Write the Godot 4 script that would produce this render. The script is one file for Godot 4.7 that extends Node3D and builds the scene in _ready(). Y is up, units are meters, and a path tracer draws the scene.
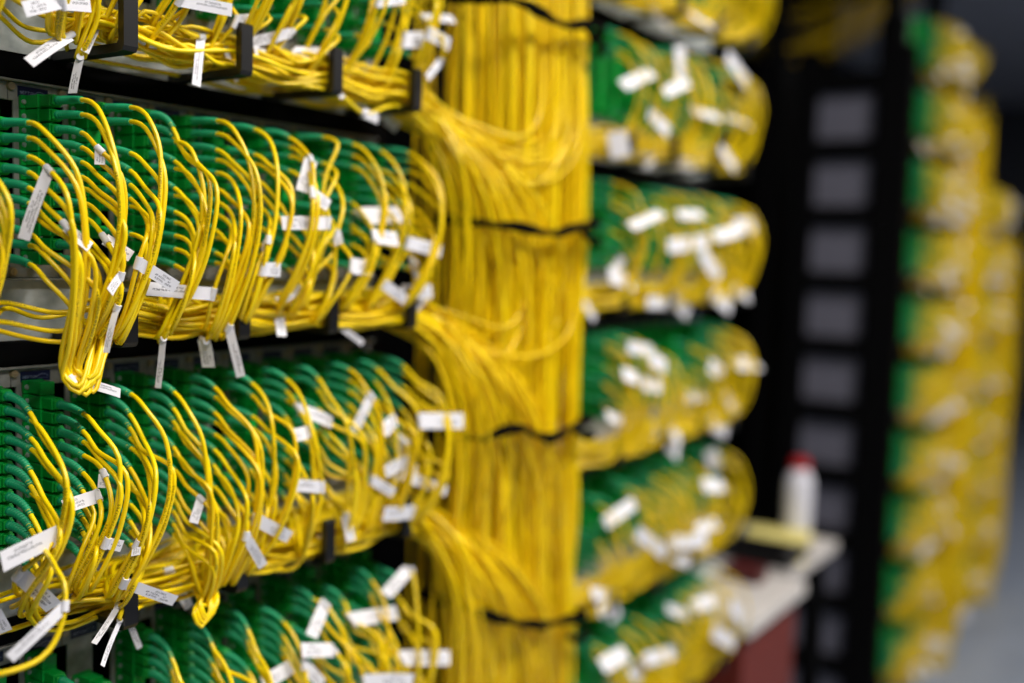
extends Node3D
# Aisle of fibre distribution racks: green adapters, yellow patch cords, a tied cable trunk, more racks behind.
# Rack fronts lie in the plane x = 0 and run along -z (s = -z); h = x is the height above the rack front.

const YT := 1.4575          # top edge of the first whole panel (row 1)
const ROW := 0.2            # vertical pitch of the panels
const COL := 0.0376         # pitch of the module columns
const PORT := 0.0098        # pitch of the ports in a column
const PORT0 := 0.0138       # first port below the panel's top edge
const HOOKS := [0.0363, 0.1368, 0.2344, 0.3386]

var eye := Vector3(0.6914, 1.35, 0.3958)
var focal := 1018.89
var ax_r := Vector3(0.8268, 0.0315, -0.5616)
var ax_u := Vector3(-0.0747, 0.9957, -0.0543)
var ax_f := Vector3(-0.5575, -0.0868, -0.8256)
var rng := RandomNumberGenerator.new()
var M := {}
var used := {}
var boots := []
var cords := []             # every patch cord of the first rack: {r, n, k, pts, tray, flags}

# ---------------------------------------------------------------- mesh builder
class MB:
	var v := PackedVector3Array()
	var n := PackedVector3Array()
	var uv := PackedVector2Array()
	var ix := PackedInt32Array()
	func quad(a: Vector3, b: Vector3, c: Vector3, d: Vector3, out: Vector3, u0 := Vector2(0, 0), u1 := Vector2(1, 1)) -> void:
		var nn := (b - a).cross(c - a)
		if nn.length_squared() < 1e-20:
			nn = (c - a).cross(d - a)
		nn = nn.normalized()
		if nn.dot(out) < 0.0:
			nn = -nn
		var at := v.size()
		v.append_array(PackedVector3Array([a, b, c, d]))
		n.append_array(PackedVector3Array([nn, nn, nn, nn]))
		uv.append_array(PackedVector2Array([u0, Vector2(u1.x, u0.y), u1, Vector2(u0.x, u1.y)]))
		if (b - a).cross(c - a).dot(nn) < 0.0:
			ix.append_array(PackedInt32Array([at, at + 1, at + 2, at, at + 2, at + 3]))
		else:
			ix.append_array(PackedInt32Array([at, at + 2, at + 1, at, at + 3, at + 2]))
	func tri(a: Vector3, b: Vector3, c: Vector3, out: Vector3) -> void:
		var nn := (b - a).cross(c - a).normalized()
		var flip := nn.dot(out) < 0.0
		if flip:
			nn = -nn
		var at := v.size()
		v.append_array(PackedVector3Array([a, b, c]))
		n.append_array(PackedVector3Array([nn, nn, nn]))
		uv.append_array(PackedVector2Array([Vector2.ZERO, Vector2.RIGHT, Vector2.ONE]))
		ix.append_array(PackedInt32Array([at, at + 1, at + 2]) if flip else PackedInt32Array([at, at + 2, at + 1]))
	# a box with chamfered edges
	func box(c: Vector3, size: Vector3, ch := 0.0) -> void:
		var hs := size * 0.5
		ch = minf(ch, minf(hs.x, minf(hs.y, hs.z)) * 0.9)
		var at := func(axis: int, sg: Vector3) -> Vector3:
			var p := Vector3(sg.x * (hs.x - ch), sg.y * (hs.y - ch), sg.z * (hs.z - ch))
			p[axis] = sg[axis] * hs[axis]
			return c + p
		for a in 3:
			var b := (a + 1) % 3
			var d := (a + 2) % 3
			for s in [-1.0, 1.0]:
				var q := []
				for e in [[-1.0, -1.0], [1.0, -1.0], [1.0, 1.0], [-1.0, 1.0]]:
					var sg := Vector3.ZERO
					sg[a] = s
					sg[b] = e[0]
					sg[d] = e[1]
					q.append(at.call(a, sg))
				var o := Vector3.ZERO
				o[a] = s
				quad(q[0], q[1], q[2], q[3], o)
				if ch > 0.0:
					for s2 in [-1.0, 1.0]:
						var g0 := Vector3.ZERO
						g0[a] = s
						g0[b] = s2
						g0[d] = -1.0
						var g1 := g0
						g1[d] = 1.0
						var oo := g0
						oo[d] = 0.0
						quad(at.call(a, g0), at.call(a, g1), at.call(b, g1), at.call(b, g0), oo)
		if ch > 0.0:
			for i in 8:
				var sg := Vector3(1.0 if i & 1 else -1.0, 1.0 if i & 2 else -1.0, 1.0 if i & 4 else -1.0)
				tri(at.call(0, sg), at.call(1, sg), at.call(2, sg), sg)
	# a round tube along points; radii may hold one value per point
	func tube(p: PackedVector3Array, r: float, sides: int, radii := PackedFloat32Array(), vper := 0.12, cap := true, flat := 1.0, turn := 0.0) -> void:
		var t0 := (p[1] - p[0]).normalized()
		var side := t0.cross(Vector3(0.31, 0.2, 0.93))
		if side.length() < 0.1:
			side = t0.cross(Vector3.UP)
		side = side.normalized()
		var base := v.size()
		var run := 0.0
		for i in p.size():
			var t := (p[mini(i + 1, p.size() - 1)] - p[maxi(i - 1, 0)]).normalized()
			side = (side - t * side.dot(t)).normalized()
			var up := t.cross(side)
			var rr := radii[i] if radii.size() else r
			if i > 0:
				run += p[i].distance_to(p[i - 1])
			var slope := 0.0
			if radii.size() and i > 0 and i < p.size() - 1:
				slope = (radii[i + 1] - radii[i - 1]) / maxf(p[i + 1].distance_to(p[i - 1]), 1e-6)
			for j in sides + 1:
				var a := TAU * j / sides + turn
				var o := side * cos(a) + up * sin(a) * flat
				v.append(p[i] + o * rr)
				n.append((o - t * slope).normalized())
				uv.append(Vector2(float(j) / sides, run / vper))
		var w := sides + 1
		for i in p.size() - 1:
			for j in sides:
				var q := base + i * w + j
				ix.append_array(PackedInt32Array([q, q + w, q + 1, q + 1, q + w, q + w + 1]))
		if cap:
			for e in [0, p.size() - 1]:
				var tt := (p[1] - p[0]).normalized() if e else Vector3.ZERO
				tt = (p[0] - p[1]).normalized() if e == 0 else (p[e] - p[e - 1]).normalized()
				var at := v.size()
				v.append(p[e])
				n.append(tt)
				uv.append(Vector2.ZERO)
				for j in sides:
					v.append(v[base + e * w + j])
					n.append(tt)
					uv.append(Vector2.ZERO)
				for j in sides:
					var b1 := at + 1 + j
					var b2 := at + 1 + (j + 1) % sides
					ix.append_array(PackedInt32Array([at, b1, b2]) if e == 0 else PackedInt32Array([at, b2, b1]))
	func disc(c: Vector3, axis: Vector3, r: float, hgt: float, sides := 12, dome := 0.35) -> void:
		var x := axis.cross(Vector3(0.2, 0.9, 0.37)).normalized()
		var y := axis.cross(x)
		for j in sides:
			var a := TAU * j / sides
			var b := TAU * (j + 1) / sides
			var p := c + (x * cos(a) + y * sin(a)) * r
			var q := c + (x * cos(b) + y * sin(b)) * r
			var p2 := c + (x * cos(a) + y * sin(a)) * r * (1.0 - dome) + axis * hgt
			var q2 := c + (x * cos(b) + y * sin(b)) * r * (1.0 - dome) + axis * hgt
			quad(p, q, q2, p2, p - c + axis * 0.3 * r)
			tri(p2, q2, c + axis * hgt, axis)
	func commit(m: Material, onto: ArrayMesh = null) -> ArrayMesh:
		var am := onto if onto else ArrayMesh.new()
		var arr := []
		arr.resize(Mesh.ARRAY_MAX)
		arr[Mesh.ARRAY_VERTEX] = v
		arr[Mesh.ARRAY_NORMAL] = n
		arr[Mesh.ARRAY_TEX_UV] = uv
		arr[Mesh.ARRAY_INDEX] = ix
		am.add_surface_from_arrays(Mesh.PRIMITIVE_TRIANGLES, arr)
		am.surface_set_material(am.get_surface_count() - 1, m)
		return am

# ---------------------------------------------------------------- nodes
func numbered(called: String) -> String:
	var k: int = used.get(called, -1) + 1
	used[called] = k
	return called if k == 0 else "%s_%03d" % [called, k]

func obj(called: String, mesh: Mesh, parent: Node = null) -> MeshInstance3D:
	var o := MeshInstance3D.new()
	o.mesh = mesh
	if parent == null or parent == self:
		o.name = numbered(called)
		add_child(o)
	else:
		o.name = called
		parent.add_child(o, true)
	return o

func thing(called: String, label: String, category: String, at := Vector3.ZERO, group := "") -> Node3D:
	var o := Node3D.new()
	o.name = numbered(called)
	add_child(o)
	o.position = at
	return tag(o, label, category, group)

func tag(o: Node3D, label: String, category: String, group := "", kind := "") -> Node3D:
	o.set_meta("label", label)
	o.set_meta("category", category)
	if group:
		o.set_meta("group", group)
	if kind:
		o.set_meta("kind", kind)
	return o

func structure(called: String, mesh: Mesh, label: String, category: String) -> MeshInstance3D:
	var o := obj(called, mesh)
	tag(o, label, category, "", "structure")
	return o

func bx(c: Vector3, size: Vector3, m: Material, ch := 0.0) -> ArrayMesh:
	var b := MB.new()
	b.box(c, size, ch)
	return b.commit(m)

func W(s: float, y: float, h: float) -> Vector3:
	return Vector3(h, y, -s)

# a pixel of the photograph on the plane x = h (the rack front or what stands proud of it)
func px(x: float, y: float, h: float) -> Vector3:
	var d := ax_f + ax_r * ((x - 512.0) / focal) - ax_u * ((y - 341.5) / focal)
	return eye + d * ((h - eye.x) / d.x)

func to_px(p: Vector3) -> Vector2:
	var d := p - eye
	var z := d.dot(ax_f)
	return Vector2(512.0 + focal * d.dot(ax_r) / z, 341.5 - focal * d.dot(ax_u) / z)

# ---------------------------------------------------------------- materials
func mat(called: String, c: Color, rough := 0.5, metal := 0.0) -> StandardMaterial3D:
	var m := StandardMaterial3D.new()
	m.resource_name = called
	m.albedo_color = c
	m.roughness = rough
	m.metallic = metal
	M[called] = m
	return m

func noise_tex(freq: float, lo: Color, hi: Color, seed_: int, size := 256) -> NoiseTexture2D:
	var f := FastNoiseLite.new()
	f.seed = seed_
	f.frequency = freq
	f.fractal_octaves = 4
	var t := NoiseTexture2D.new()
	t.width = size
	t.height = size
	t.seamless = true
	t.noise = f
	var g := Gradient.new()
	g.set_color(0, lo)
	g.set_color(1, hi)
	t.color_ramp = g
	return t

func glyphs(im: Image, x0: int, y0: int, count: int, hgt: int, ink: Color) -> void:
	var x := x0
	for i in count:
		if rng.randf() < 0.12:
			x += hgt / 2
			continue
		var w := maxi(2, hgt * 5 / 9)
		for e in 4:
			match rng.randi() % 5:
				0: im.fill_rect(Rect2i(x, y0, maxi(1, hgt / 6), hgt), ink)
				1: im.fill_rect(Rect2i(x, y0, w, maxi(1, hgt / 6)), ink)
				2: im.fill_rect(Rect2i(x + w - maxi(1, hgt / 6), y0 + rng.randi() % 3, maxi(1, hgt / 6), hgt * 3 / 4), ink)
				3: im.fill_rect(Rect2i(x, y0 + hgt / 2, w, maxi(1, hgt / 6)), ink)
				4: im.fill_rect(Rect2i(x, y0 + hgt - maxi(1, hgt / 6), w, maxi(1, hgt / 6)), ink)
		x += w + maxi(1, hgt / 5)

const FONT := {"N": ["10001", "11001", "10101", "10101", "10011", "10001", "10001"], "E": ["11111", "10000", "10000", "11110", "10000", "10000", "11111"],
	"P": ["11110", "10001", "10001", "11110", "10000", "10000", "10000"], "T": ["11111", "00100", "00100", "00100", "00100", "00100", "00100"],
	"U": ["10001", "10001", "10001", "10001", "10001", "10001", "01110"]}

func name_plate_image() -> ImageTexture:
	var im := Image.create(160, 48, false, Image.FORMAT_RGB8)
	im.fill(Color(0.04, 0.07, 0.24))
	var ink := Color(0.62, 0.66, 0.78)
	var x := 10
	for ch in "NEPTUN":
		var rows: Array = FONT[ch]
		for j in 7:
			for i in 5:
				if rows[j][i] == "1":
					im.fill_rect(Rect2i(x + i * 2, 20 + j * 2, 2, 2), ink)
		x += 13
	for i in 60:     # the swoosh behind the name
		var t := i / 59.0
		im.fill_rect(Rect2i(88 + int(t * 62), int(26 - 14 * sin(t * PI) * (1.0 - t * 0.4)), 2, 2), ink)
		im.fill_rect(Rect2i(92 + int(t * 56), 34, 1, 2), Color(0.42, 0.47, 0.62))
	return ImageTexture.create_from_image(im)

func materials() -> void:
	for i in 3:
		var m := mat("yellow_jacket_%d" % i, [Color(0.97, 0.84, 0.0), Color(0.955, 0.805, 0.0), Color(0.985, 0.87, 0.01)][i], 0.33)
		m.specular_mode = BaseMaterial3D.SPECULAR_SCHLICK_GGX
	var im := Image.create(48, 768, false, Image.FORMAT_RGB8)
	im.fill(Color(0.97, 0.84, 0.0))
	var strip := Image.create(440, 12, false, Image.FORMAT_RGB8)
	strip.fill(Color(0.97, 0.84, 0.0))
	glyphs(strip, 4, 2, 52, 9, Color(0.16, 0.13, 0.03))
	strip.rotate_90(CLOCKWISE)
	im.blit_rect(strip, Rect2i(0, 0, 12, 440), Vector2i(6, 60))
	im.blit_rect(strip, Rect2i(0, 0, 12, 300), Vector2i(28, 400))
	var yp := mat("yellow_jacket_printed", Color.WHITE, 0.33)
	yp.albedo_texture = ImageTexture.create_from_image(im)
	mat("adapter_green", Color(0.0, 0.60, 0.22), 0.38)
	mat("connector_green", Color(0.0, 0.58, 0.20), 0.35)
	mat("boot_green", Color(0.0, 0.58, 0.38), 0.5)
	for nm in ["adapter_green"]:
		M[nm].metallic_specular = 0.4
	mat("screw_steel", Color(0.82, 0.82, 0.84), 0.35, 0.6)
	mat("screw_brass", Color(0.70, 0.63, 0.50), 0.35, 0.6)
	var pl := mat("module_grey", Color(0.62, 0.62, 0.61), 0.5, 0.0)
	pl.albedo_texture = noise_tex(0.05, Color(0.82, 0.82, 0.80), Color(1, 1, 1), 3)
	pl.uv1_triplanar = true
	pl.uv1_scale = Vector3(8, 8, 8)
	var gp := mat("galvanised_sheet", Color(0.76, 0.78, 0.77), 0.48, 0.1)
	gp.albedo_texture = noise_tex(0.02, Color(0.72, 0.74, 0.74), Color(1, 1, 1), 5)
	gp.uv1_triplanar = true
	gp.uv1_scale = Vector3(9, 9, 9)
	mat("black_plastic", Color(0.035, 0.035, 0.04), 0.42)
	mat("black_steel", Color(0.03, 0.03, 0.034), 0.7)
	mat("black_velcro", Color(0.04, 0.036, 0.03), 0.95)
	for nm in ["black_steel", "black_velcro"]:
		M[nm].metallic_specular = 0.15
	var np := mat("name_plate_print", Color.WHITE, 0.3)
	np.albedo_texture = name_plate_image()
	for i in 4:
		var li := Image.create(256, 88, false, Image.FORMAT_RGB8)
		li.fill(Color(0.90, 0.90, 0.92))
		var ink := Color(0.20, 0.20, 0.24)
		var lines := 3 if i != 2 else 2
		for l in lines:
			var cnt: int = [9, 17, 16][l] - i % 2 * 3
			glyphs(li, 232 - cnt * 9 - (l == 0 as int) * 20 + (0 if l else -10), 16 + l * 21, cnt, 13, ink)
		var lm := mat("label_paper_%d" % i, Color.WHITE, 0.6)
		lm.albedo_texture = ImageTexture.create_from_image(li)
	mat("label_plain", Color(0.90, 0.90, 0.92), 0.6)
	var fl := mat("floor_vinyl", Color(0.60, 0.64, 0.71), 0.5)
	fl.albedo_texture = noise_tex(0.01, Color(0.86, 0.87, 0.88), Color(1, 1, 1), 9, 512)
	fl.uv1_triplanar = true
	fl.uv1_world_triplanar = true
	mat("wall_paint", Color(0.30, 0.31, 0.34), 0.9)
	mat("ceiling_tile", Color(0.74, 0.75, 0.79), 0.9)
	mat("ceiling_grid", Color(0.75, 0.75, 0.76), 0.5)
	var lp := mat("lamp_diffuser", Color(0.95, 0.95, 0.95), 0.6)
	lp.emission_enabled = true
	lp.emission = Color(1.0, 0.98, 0.96)
	lp.emission_energy_multiplier = 2.0
	mat("lamp_frame", Color(0.85, 0.85, 0.86), 0.4)
	mat("side_panel_grey", Color(0.40, 0.40, 0.45), 0.6)
	var dt := mat("desk_laminate", Color(0.84, 0.82, 0.80), 0.4)
	dt.albedo_texture = noise_tex(0.03, Color(0.9, 0.9, 0.9), Color(1, 1, 1), 11)
	dt.uv1_triplanar = true
	var dw := mat("desk_wood", Color(0.50, 0.17, 0.10), 0.6)
	dw.albedo_texture = noise_tex(0.04, Color(0.7, 0.62, 0.6), Color(1, 1, 1), 12)
	dw.uv1_triplanar = true
	dw.uv1_scale = Vector3(2, 14, 2)
	mat("bottle_white", Color(0.88, 0.88, 0.92), 0.35)
	mat("cap_red", Color(0.70, 0.05, 0.06), 0.4)
	mat("paper_white", Color(0.90, 0.90, 0.89), 0.8)
	mat("paper_yellow", Color(0.88, 0.83, 0.50), 0.8)
	mat("box_maroon", Color(0.28, 0.05, 0.05), 0.5)
	mat("blue_plastic", Color(0.08, 0.20, 0.38), 0.4)
	mat("cabinet_black", Color(0.03, 0.03, 0.034), 0.8).metallic_specular = 0.1

# ---------------------------------------------------------------- curves
func smooth(c: Array, step := 0.008, most := 14) -> PackedVector3Array:
	var out := PackedVector3Array()
	for i in c.size() - 1:
		var p1: Vector3 = c[i]
		var p2: Vector3 = c[i + 1]
		var p0: Vector3 = c[i - 1] if i > 0 else p1 * 2.0 - p2
		var p3: Vector3 = c[i + 2] if i + 2 < c.size() else p2 * 2.0 - p1
		# centripetal parametrisation keeps the cord free of kinks
		var t1 := maxf(sqrt(p0.distance_to(p1)), 1e-4)
		var t2 := t1 + maxf(sqrt(p1.distance_to(p2)), 1e-4)
		var t3 := t2 + maxf(sqrt(p2.distance_to(p3)), 1e-4)
		var n := clampi(int(ceil(p1.distance_to(p2) / step)), 2, most)
		for k in n:
			var t := lerpf(t1, t2, float(k) / n)
			var a1 := p0 * ((t1 - t) / t1) + p1 * (t / t1)
			var a2 := p1 * ((t2 - t) / (t2 - t1)) + p2 * ((t - t1) / (t2 - t1))
			var a3 := p2 * ((t3 - t) / (t3 - t2)) + p3 * ((t - t2) / (t3 - t2))
			var b1 := a1 * ((t2 - t) / t2) + a2 * (t / t2)
			var b2 := a2 * ((t3 - t) / (t3 - t1)) + a3 * ((t - t1) / (t3 - t1))
			out.append(b1 * ((t2 - t) / (t2 - t1)) + b2 * ((t - t1) / (t2 - t1)))
	out.append(c[-1])
	return out

# ---------------------------------------------------------------- connectors
const DROOPS := [0.10, 0.28, 0.48, 0.70, 0.95]
const BOOT0 := 0.034
const BOOTL := 0.028

func boot_axis(droop: float, t: float) -> Vector3:      # bends down along its length, like a loaded strain relief
	var p := Vector3.ZERO
	var n := 12
	for i in n:
		var a := droop * pow((i + 0.5) / n * t, 1.3)
		p += Vector3(cos(a), -sin(a), 0) * (BOOTL * t / n)
	return p

func connector_meshes() -> Dictionary:
	var d := {}
	var b := MB.new()
	b.box(Vector3(0.0235, 0, 0), Vector3(0.016, 0.0080, 0.0088), 0.0006)
	b.box(Vector3(0.0328, 0, 0), Vector3(0.0036, 0.0068, 0.0074), 0.0008)
	b.box(Vector3(0.0255, 0.0040, 0), Vector3(0.009, 0.0007, 0.0034), 0.0002)
	d.connector = b.commit(M.connector_green)
	d.boot = []
	for dr in DROOPS:
		var bb := MB.new()
		var pts := PackedVector3Array()
		var rad := PackedFloat32Array()
		var n := 44
		for i in n + 1:
			var t := float(i) / n
			pts.append(boot_axis(dr, t))
			var r := lerpf(0.0033, 0.0026, t)
			if t > 0.08 and t < 0.97:
				r -= [0.0, 0.0006, 0.0012, 0.0006][i % 4]
			rad.append(r)
		bb.tube(pts, 0.003, 10, rad)
		d.boot.append(bb.commit(M.boot_green))
	return d

func adapter_mesh() -> ArrayMesh:
	var b := MB.new()
	b.box(Vector3(0.0016, 0, 0), Vector3(0.0032, 0.0093, 0.0150), 0.0004)
	b.box(Vector3(0.0105, 0, -0.0008), Vector3(0.0150, 0.0089, 0.0104), 0.0005)
	b.box(Vector3(0.0182, 0, -0.0008), Vector3(0.0022, 0.0094, 0.0110), 0.0005)
	var m := b.commit(M.adapter_green)
	var s := MB.new()
	s.disc(Vector3(0.0032, 0, 0.0052), Vector3.RIGHT, 0.0019, 0.0012, 12, 0.3)
	return s.commit(M.screw_steel, m)

# ---------------------------------------------------------------- paper flags round the cords
func flag_mesh(at: Vector3, tangent: Vector3, free: Vector3, width: float, m: Material, wraps := true) -> ArrayMesh:
	var a := free - at
	var L := a.length()
	a = a / maxf(L, 1e-5)
	var wd := tangent - a * tangent.dot(a)
	if wd.length() < 0.55:
		wd = a.cross(Vector3(0.80, 0.12, 0.58).normalized())
		if wd.dot(tangent) < 0.0:
			wd = -wd
	var facing := a.cross(Vector3(0.80, 0.12, 0.58).normalized())
	if facing.dot(wd) < 0.0:
		facing = -facing
	wd = wd.normalized() * 0.45 + facing.normalized() * 0.55
	wd = (wd - a * wd.dot(a)).normalized()
	var nn := a.cross(wd).normalized()
	if nn.dot(eye - at) < 0.0:
		nn = -nn
	var b := MB.new()
	var curl := rng.randf_range(-0.18, 0.18) * L
	var seg := 6
	var th := 0.00018
	for side in [1.0, -1.0]:
		for i in seg:
			var t0 := float(i) / seg
			var t1 := float(i + 1) / seg
			var c0: Vector3 = at + a * L * t0 + nn * (curl * t0 * t0 + th * side)
			var c1: Vector3 = at + a * L * t1 + nn * (curl * t1 * t1 + th * side)
			b.quad(c0 - wd * width * 0.5, c1 - wd * width * 0.5, c1 + wd * width * 0.5, c0 + wd * width * 0.5, nn * side, Vector2(t0, 0), Vector2(t1, 1))
	if wraps:
		var p := PackedVector3Array([at - tangent * width * 0.5, at, at + tangent * width * 0.5])
		b.tube(p, 0.0024, 10, PackedFloat32Array(), 100.0)
	return b.commit(m)

# ---------------------------------------------------------------- racks
func panel_y(r: int) -> float:
	return YT - (r - 1) * ROW

func build_panel(r: int, s0: float, cols: Array, am: ArrayMesh, label: String) -> void:
	var y := panel_y(r)
	var t := thing("patch_bay", label, "patch panel", W(s0, y, 0), "patch panels of the front rack")
	# chassis behind the modules, with thin lips above and below
	var b := MB.new()
	b.box(Vector3(-0.05, -0.0685, -0.2256), Vector3(0.07, 0.134, 0.449), 0.001)
	obj("chassis", b.commit(M.black_steel), t)
	var l := MB.new()
	l.box(Vector3(0.0005, 0.0002, -0.2256), Vector3(0.006, 0.0018, 0.451), 0.0004)
	l.box(Vector3(0.0005, -0.1372, -0.2256), Vector3(0.006, 0.0018, 0.451), 0.0004)
	obj("edge_lip", l.commit(M.module_grey), t)
	for c in cols:
		var z: float = -(c + 2) * COL
		var pb := MB.new()      # a plate with full tabs at both ends and a cut-out beside the ports
		pb.box(Vector3(-0.001, -0.0685, z - 0.0125), Vector3(0.002, 0.135, 0.0215), 0.0003)
		pb.box(Vector3(-0.001, -0.0072, z - 0.0165), Vector3(0.0022, 0.0124, 0.0372), 0.0003)
		pb.box(Vector3(-0.001, -0.1305, z - 0.0165), Vector3(0.0022, 0.011, 0.0372), 0.0003)
		var md := obj("module", pb.commit(M.module_grey), t)
		var sb := MB.new()
		var sb2 := MB.new()
		sb.disc(Vector3(0.0, -0.0036 - 0.0002, z + 0.0002), Vector3.RIGHT, 0.0034, 0.0022, 14, 0.25)
		sb2.disc(Vector3(0.0, -0.1318, z + 0.0002), Vector3.RIGHT, 0.0034, 0.0022, 14, 0.25)
		sb.box(Vector3(0.0023, -0.0038, z + 0.0002), Vector3(0.0006, 0.0005, 0.0036))
		sb2.box(Vector3(0.0023, -0.1318, z + 0.0002), Vector3(0.0006, 0.0036, 0.0005))
		obj("captive_screw", sb.commit(M.screw_brass), md)
		obj("captive_screw", sb2.commit(M.screw_brass), md)
		var nb := MB.new()
		var fb := MB.new()
		fb.quad(Vector3(0.0007, -0.0030, z - 0.0050), Vector3(0.0007, -0.0030, z - 0.0270), Vector3(0.0007, -0.0102, z - 0.0270), Vector3(0.0007, -0.0102, z - 0.0050), Vector3.RIGHT)
		nb.box(Vector3(0.0001, -0.0066, z - 0.0160), Vector3(0.0008, 0.0076, 0.0226), 0.0001)
		var nm := nb.commit(M.blue_plastic)
		fb.commit(M.name_plate_print, nm)
		obj("name_plate", nm, md)
		for k in 12:
			if not has_adapter(r, c, k):
				continue
			var a := obj("adapter", am, md)
			a.position = Vector3(0, -PORT0 - k * PORT, z - 0.0137 + 0.0008)

func has_adapter(r: int, c: int, k: int) -> bool:
	return not (r == 1 and c == 1 and k in [10, 11] or r == 1 and c == 5 and k in [6] or r == 3 and c == 1 and k in [0, 1, 2] or r == 2 and c == 4 and k == 5)

func has_cord(r: int, c: int, k: int) -> bool:
	if not has_adapter(r, c, k):
		return false
	if c >= 4 and (k * 5 + c * 3 + r) % 6 == 0:
		return false
	if r == 0 and (k * 7 + c * 5) % 5 < 2:
		return false
	match [r, c]:
		[1, -1]: return k >= 2
		[1, -2]: return k in [4, 5, 6, 7]
		[2, -2]: return k in [5, 6, 7, 8]
		[3, -2], [3, -1]: return k > 4
		[1, 1]: return k != 2 and k != 8
		[1, 5]: return k != 5
		[1, 6]: return k < 4 or k > 5
		[1, 7]: return k != 3
		[2, 0]: return k != 0
		[2, 5]: return k != 4
		[2, 7]: return k != 6
		[3, 0]: return k > 0
		[3, 1]: return k > 2
		[3, 2]: return k != 4
	return true

# pixel where the cords of a column come together above or below the tray
const GATHER := {
	0: {-2: [-30, 40], -1: [58, 48], 0: [78, 52], 1: [108, 44], 2: [150, 40], 3: [206, 62], 4: [226, 66], 5: [262, 70], 6: [300, 78], 7: [332, 86], 8: [368, 94], 9: [402, 98]},
	1: {-2: [-8, 335], -1: [71, 366], 0: [92, 336], 1: [112, 336], 2: [164, 333], 3: [212, 332], 4: [242, 320], 5: [282, 316], 6: [310, 314], 7: [340, 308], 8: [372, 304], 9: [402, 300]},
	2: {-2: [-20, 600], -1: [28, 596], 0: [78, 586], 1: [118, 604], 2: [202, 600], 3: [222, 584], 4: [246, 566], 5: [300, 556], 6: [344, 546], 7: [362, 534], 8: [388, 526], 9: [412, 518]}}

func gather_point(r: int, c: int) -> Vector3:
	if r == 3:
		return gather_point(2, c) - Vector3(0, ROW, 0)
	var g: Array = GATHER[r][c]
	return px(g[0], g[1], 0.056 if r == 0 else 0.078)

func trunk_run(r: int, tray_y: float, lane: float, upward: bool) -> Array:
	# from the end of the tray into the vertical trunk beside the rack
	var st := 0.405 + pow(lane, 0.8) * 0.235
	var ht := rng.randf_range(0.012, 0.088)
	if lane < 0.3:
		ht = rng.randf_range(0.045, 0.092)
	var o := []
	if upward:
		st = rng.randf_range(0.52, 0.62)
		ht = rng.randf_range(0.07, 0.098)
		var dip := rng.randf_range(0.03, 0.075)
		o.append(W(0.420, tray_y - dip * 0.6, 0.070))
		o.append(W(lerpf(0.42, st, 0.55), tray_y - dip, ht + 0.006))
		o.append(W(st - 0.012, tray_y - dip * 0.3, ht + 0.006))
		o.append(W(st, tray_y + 0.07, ht))
		for i in range(1, 4):
			o.append(W(st + rng.randf_range(-0.006, 0.006), tray_y + 0.07 + 0.16 * i, ht - 0.004 * i))
		return o
	var fall := rng.randf_range(0.16, 0.34) + lane * 0.10
	var ff := maxf(ht, rng.randf_range(0.045, 0.098))
	o.append(W(lerpf(0.375, st, 0.24), tray_y - 0.004 - fall * 0.09, lerpf(0.055, ff, 0.5)))
	o.append(W(lerpf(0.375, st, 0.52), tray_y - fall * 0.28, ff + 0.008))
	o.append(W(lerpf(0.375, st, 0.80), tray_y - fall * 0.58, ff + 0.010))
	var y := tray_y - fall
	var last := 0.62
	o.append(W(st, y, ht))
	while y > last:
		y = maxf(y - rng.randf_range(0.09, 0.13), last - 0.01)
		o.append(W(st + rng.randf_range(-0.004, 0.004) + (0.662 - st) * 0.05, y, ht + rng.randf_range(-0.004, 0.004)))
	return o

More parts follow.
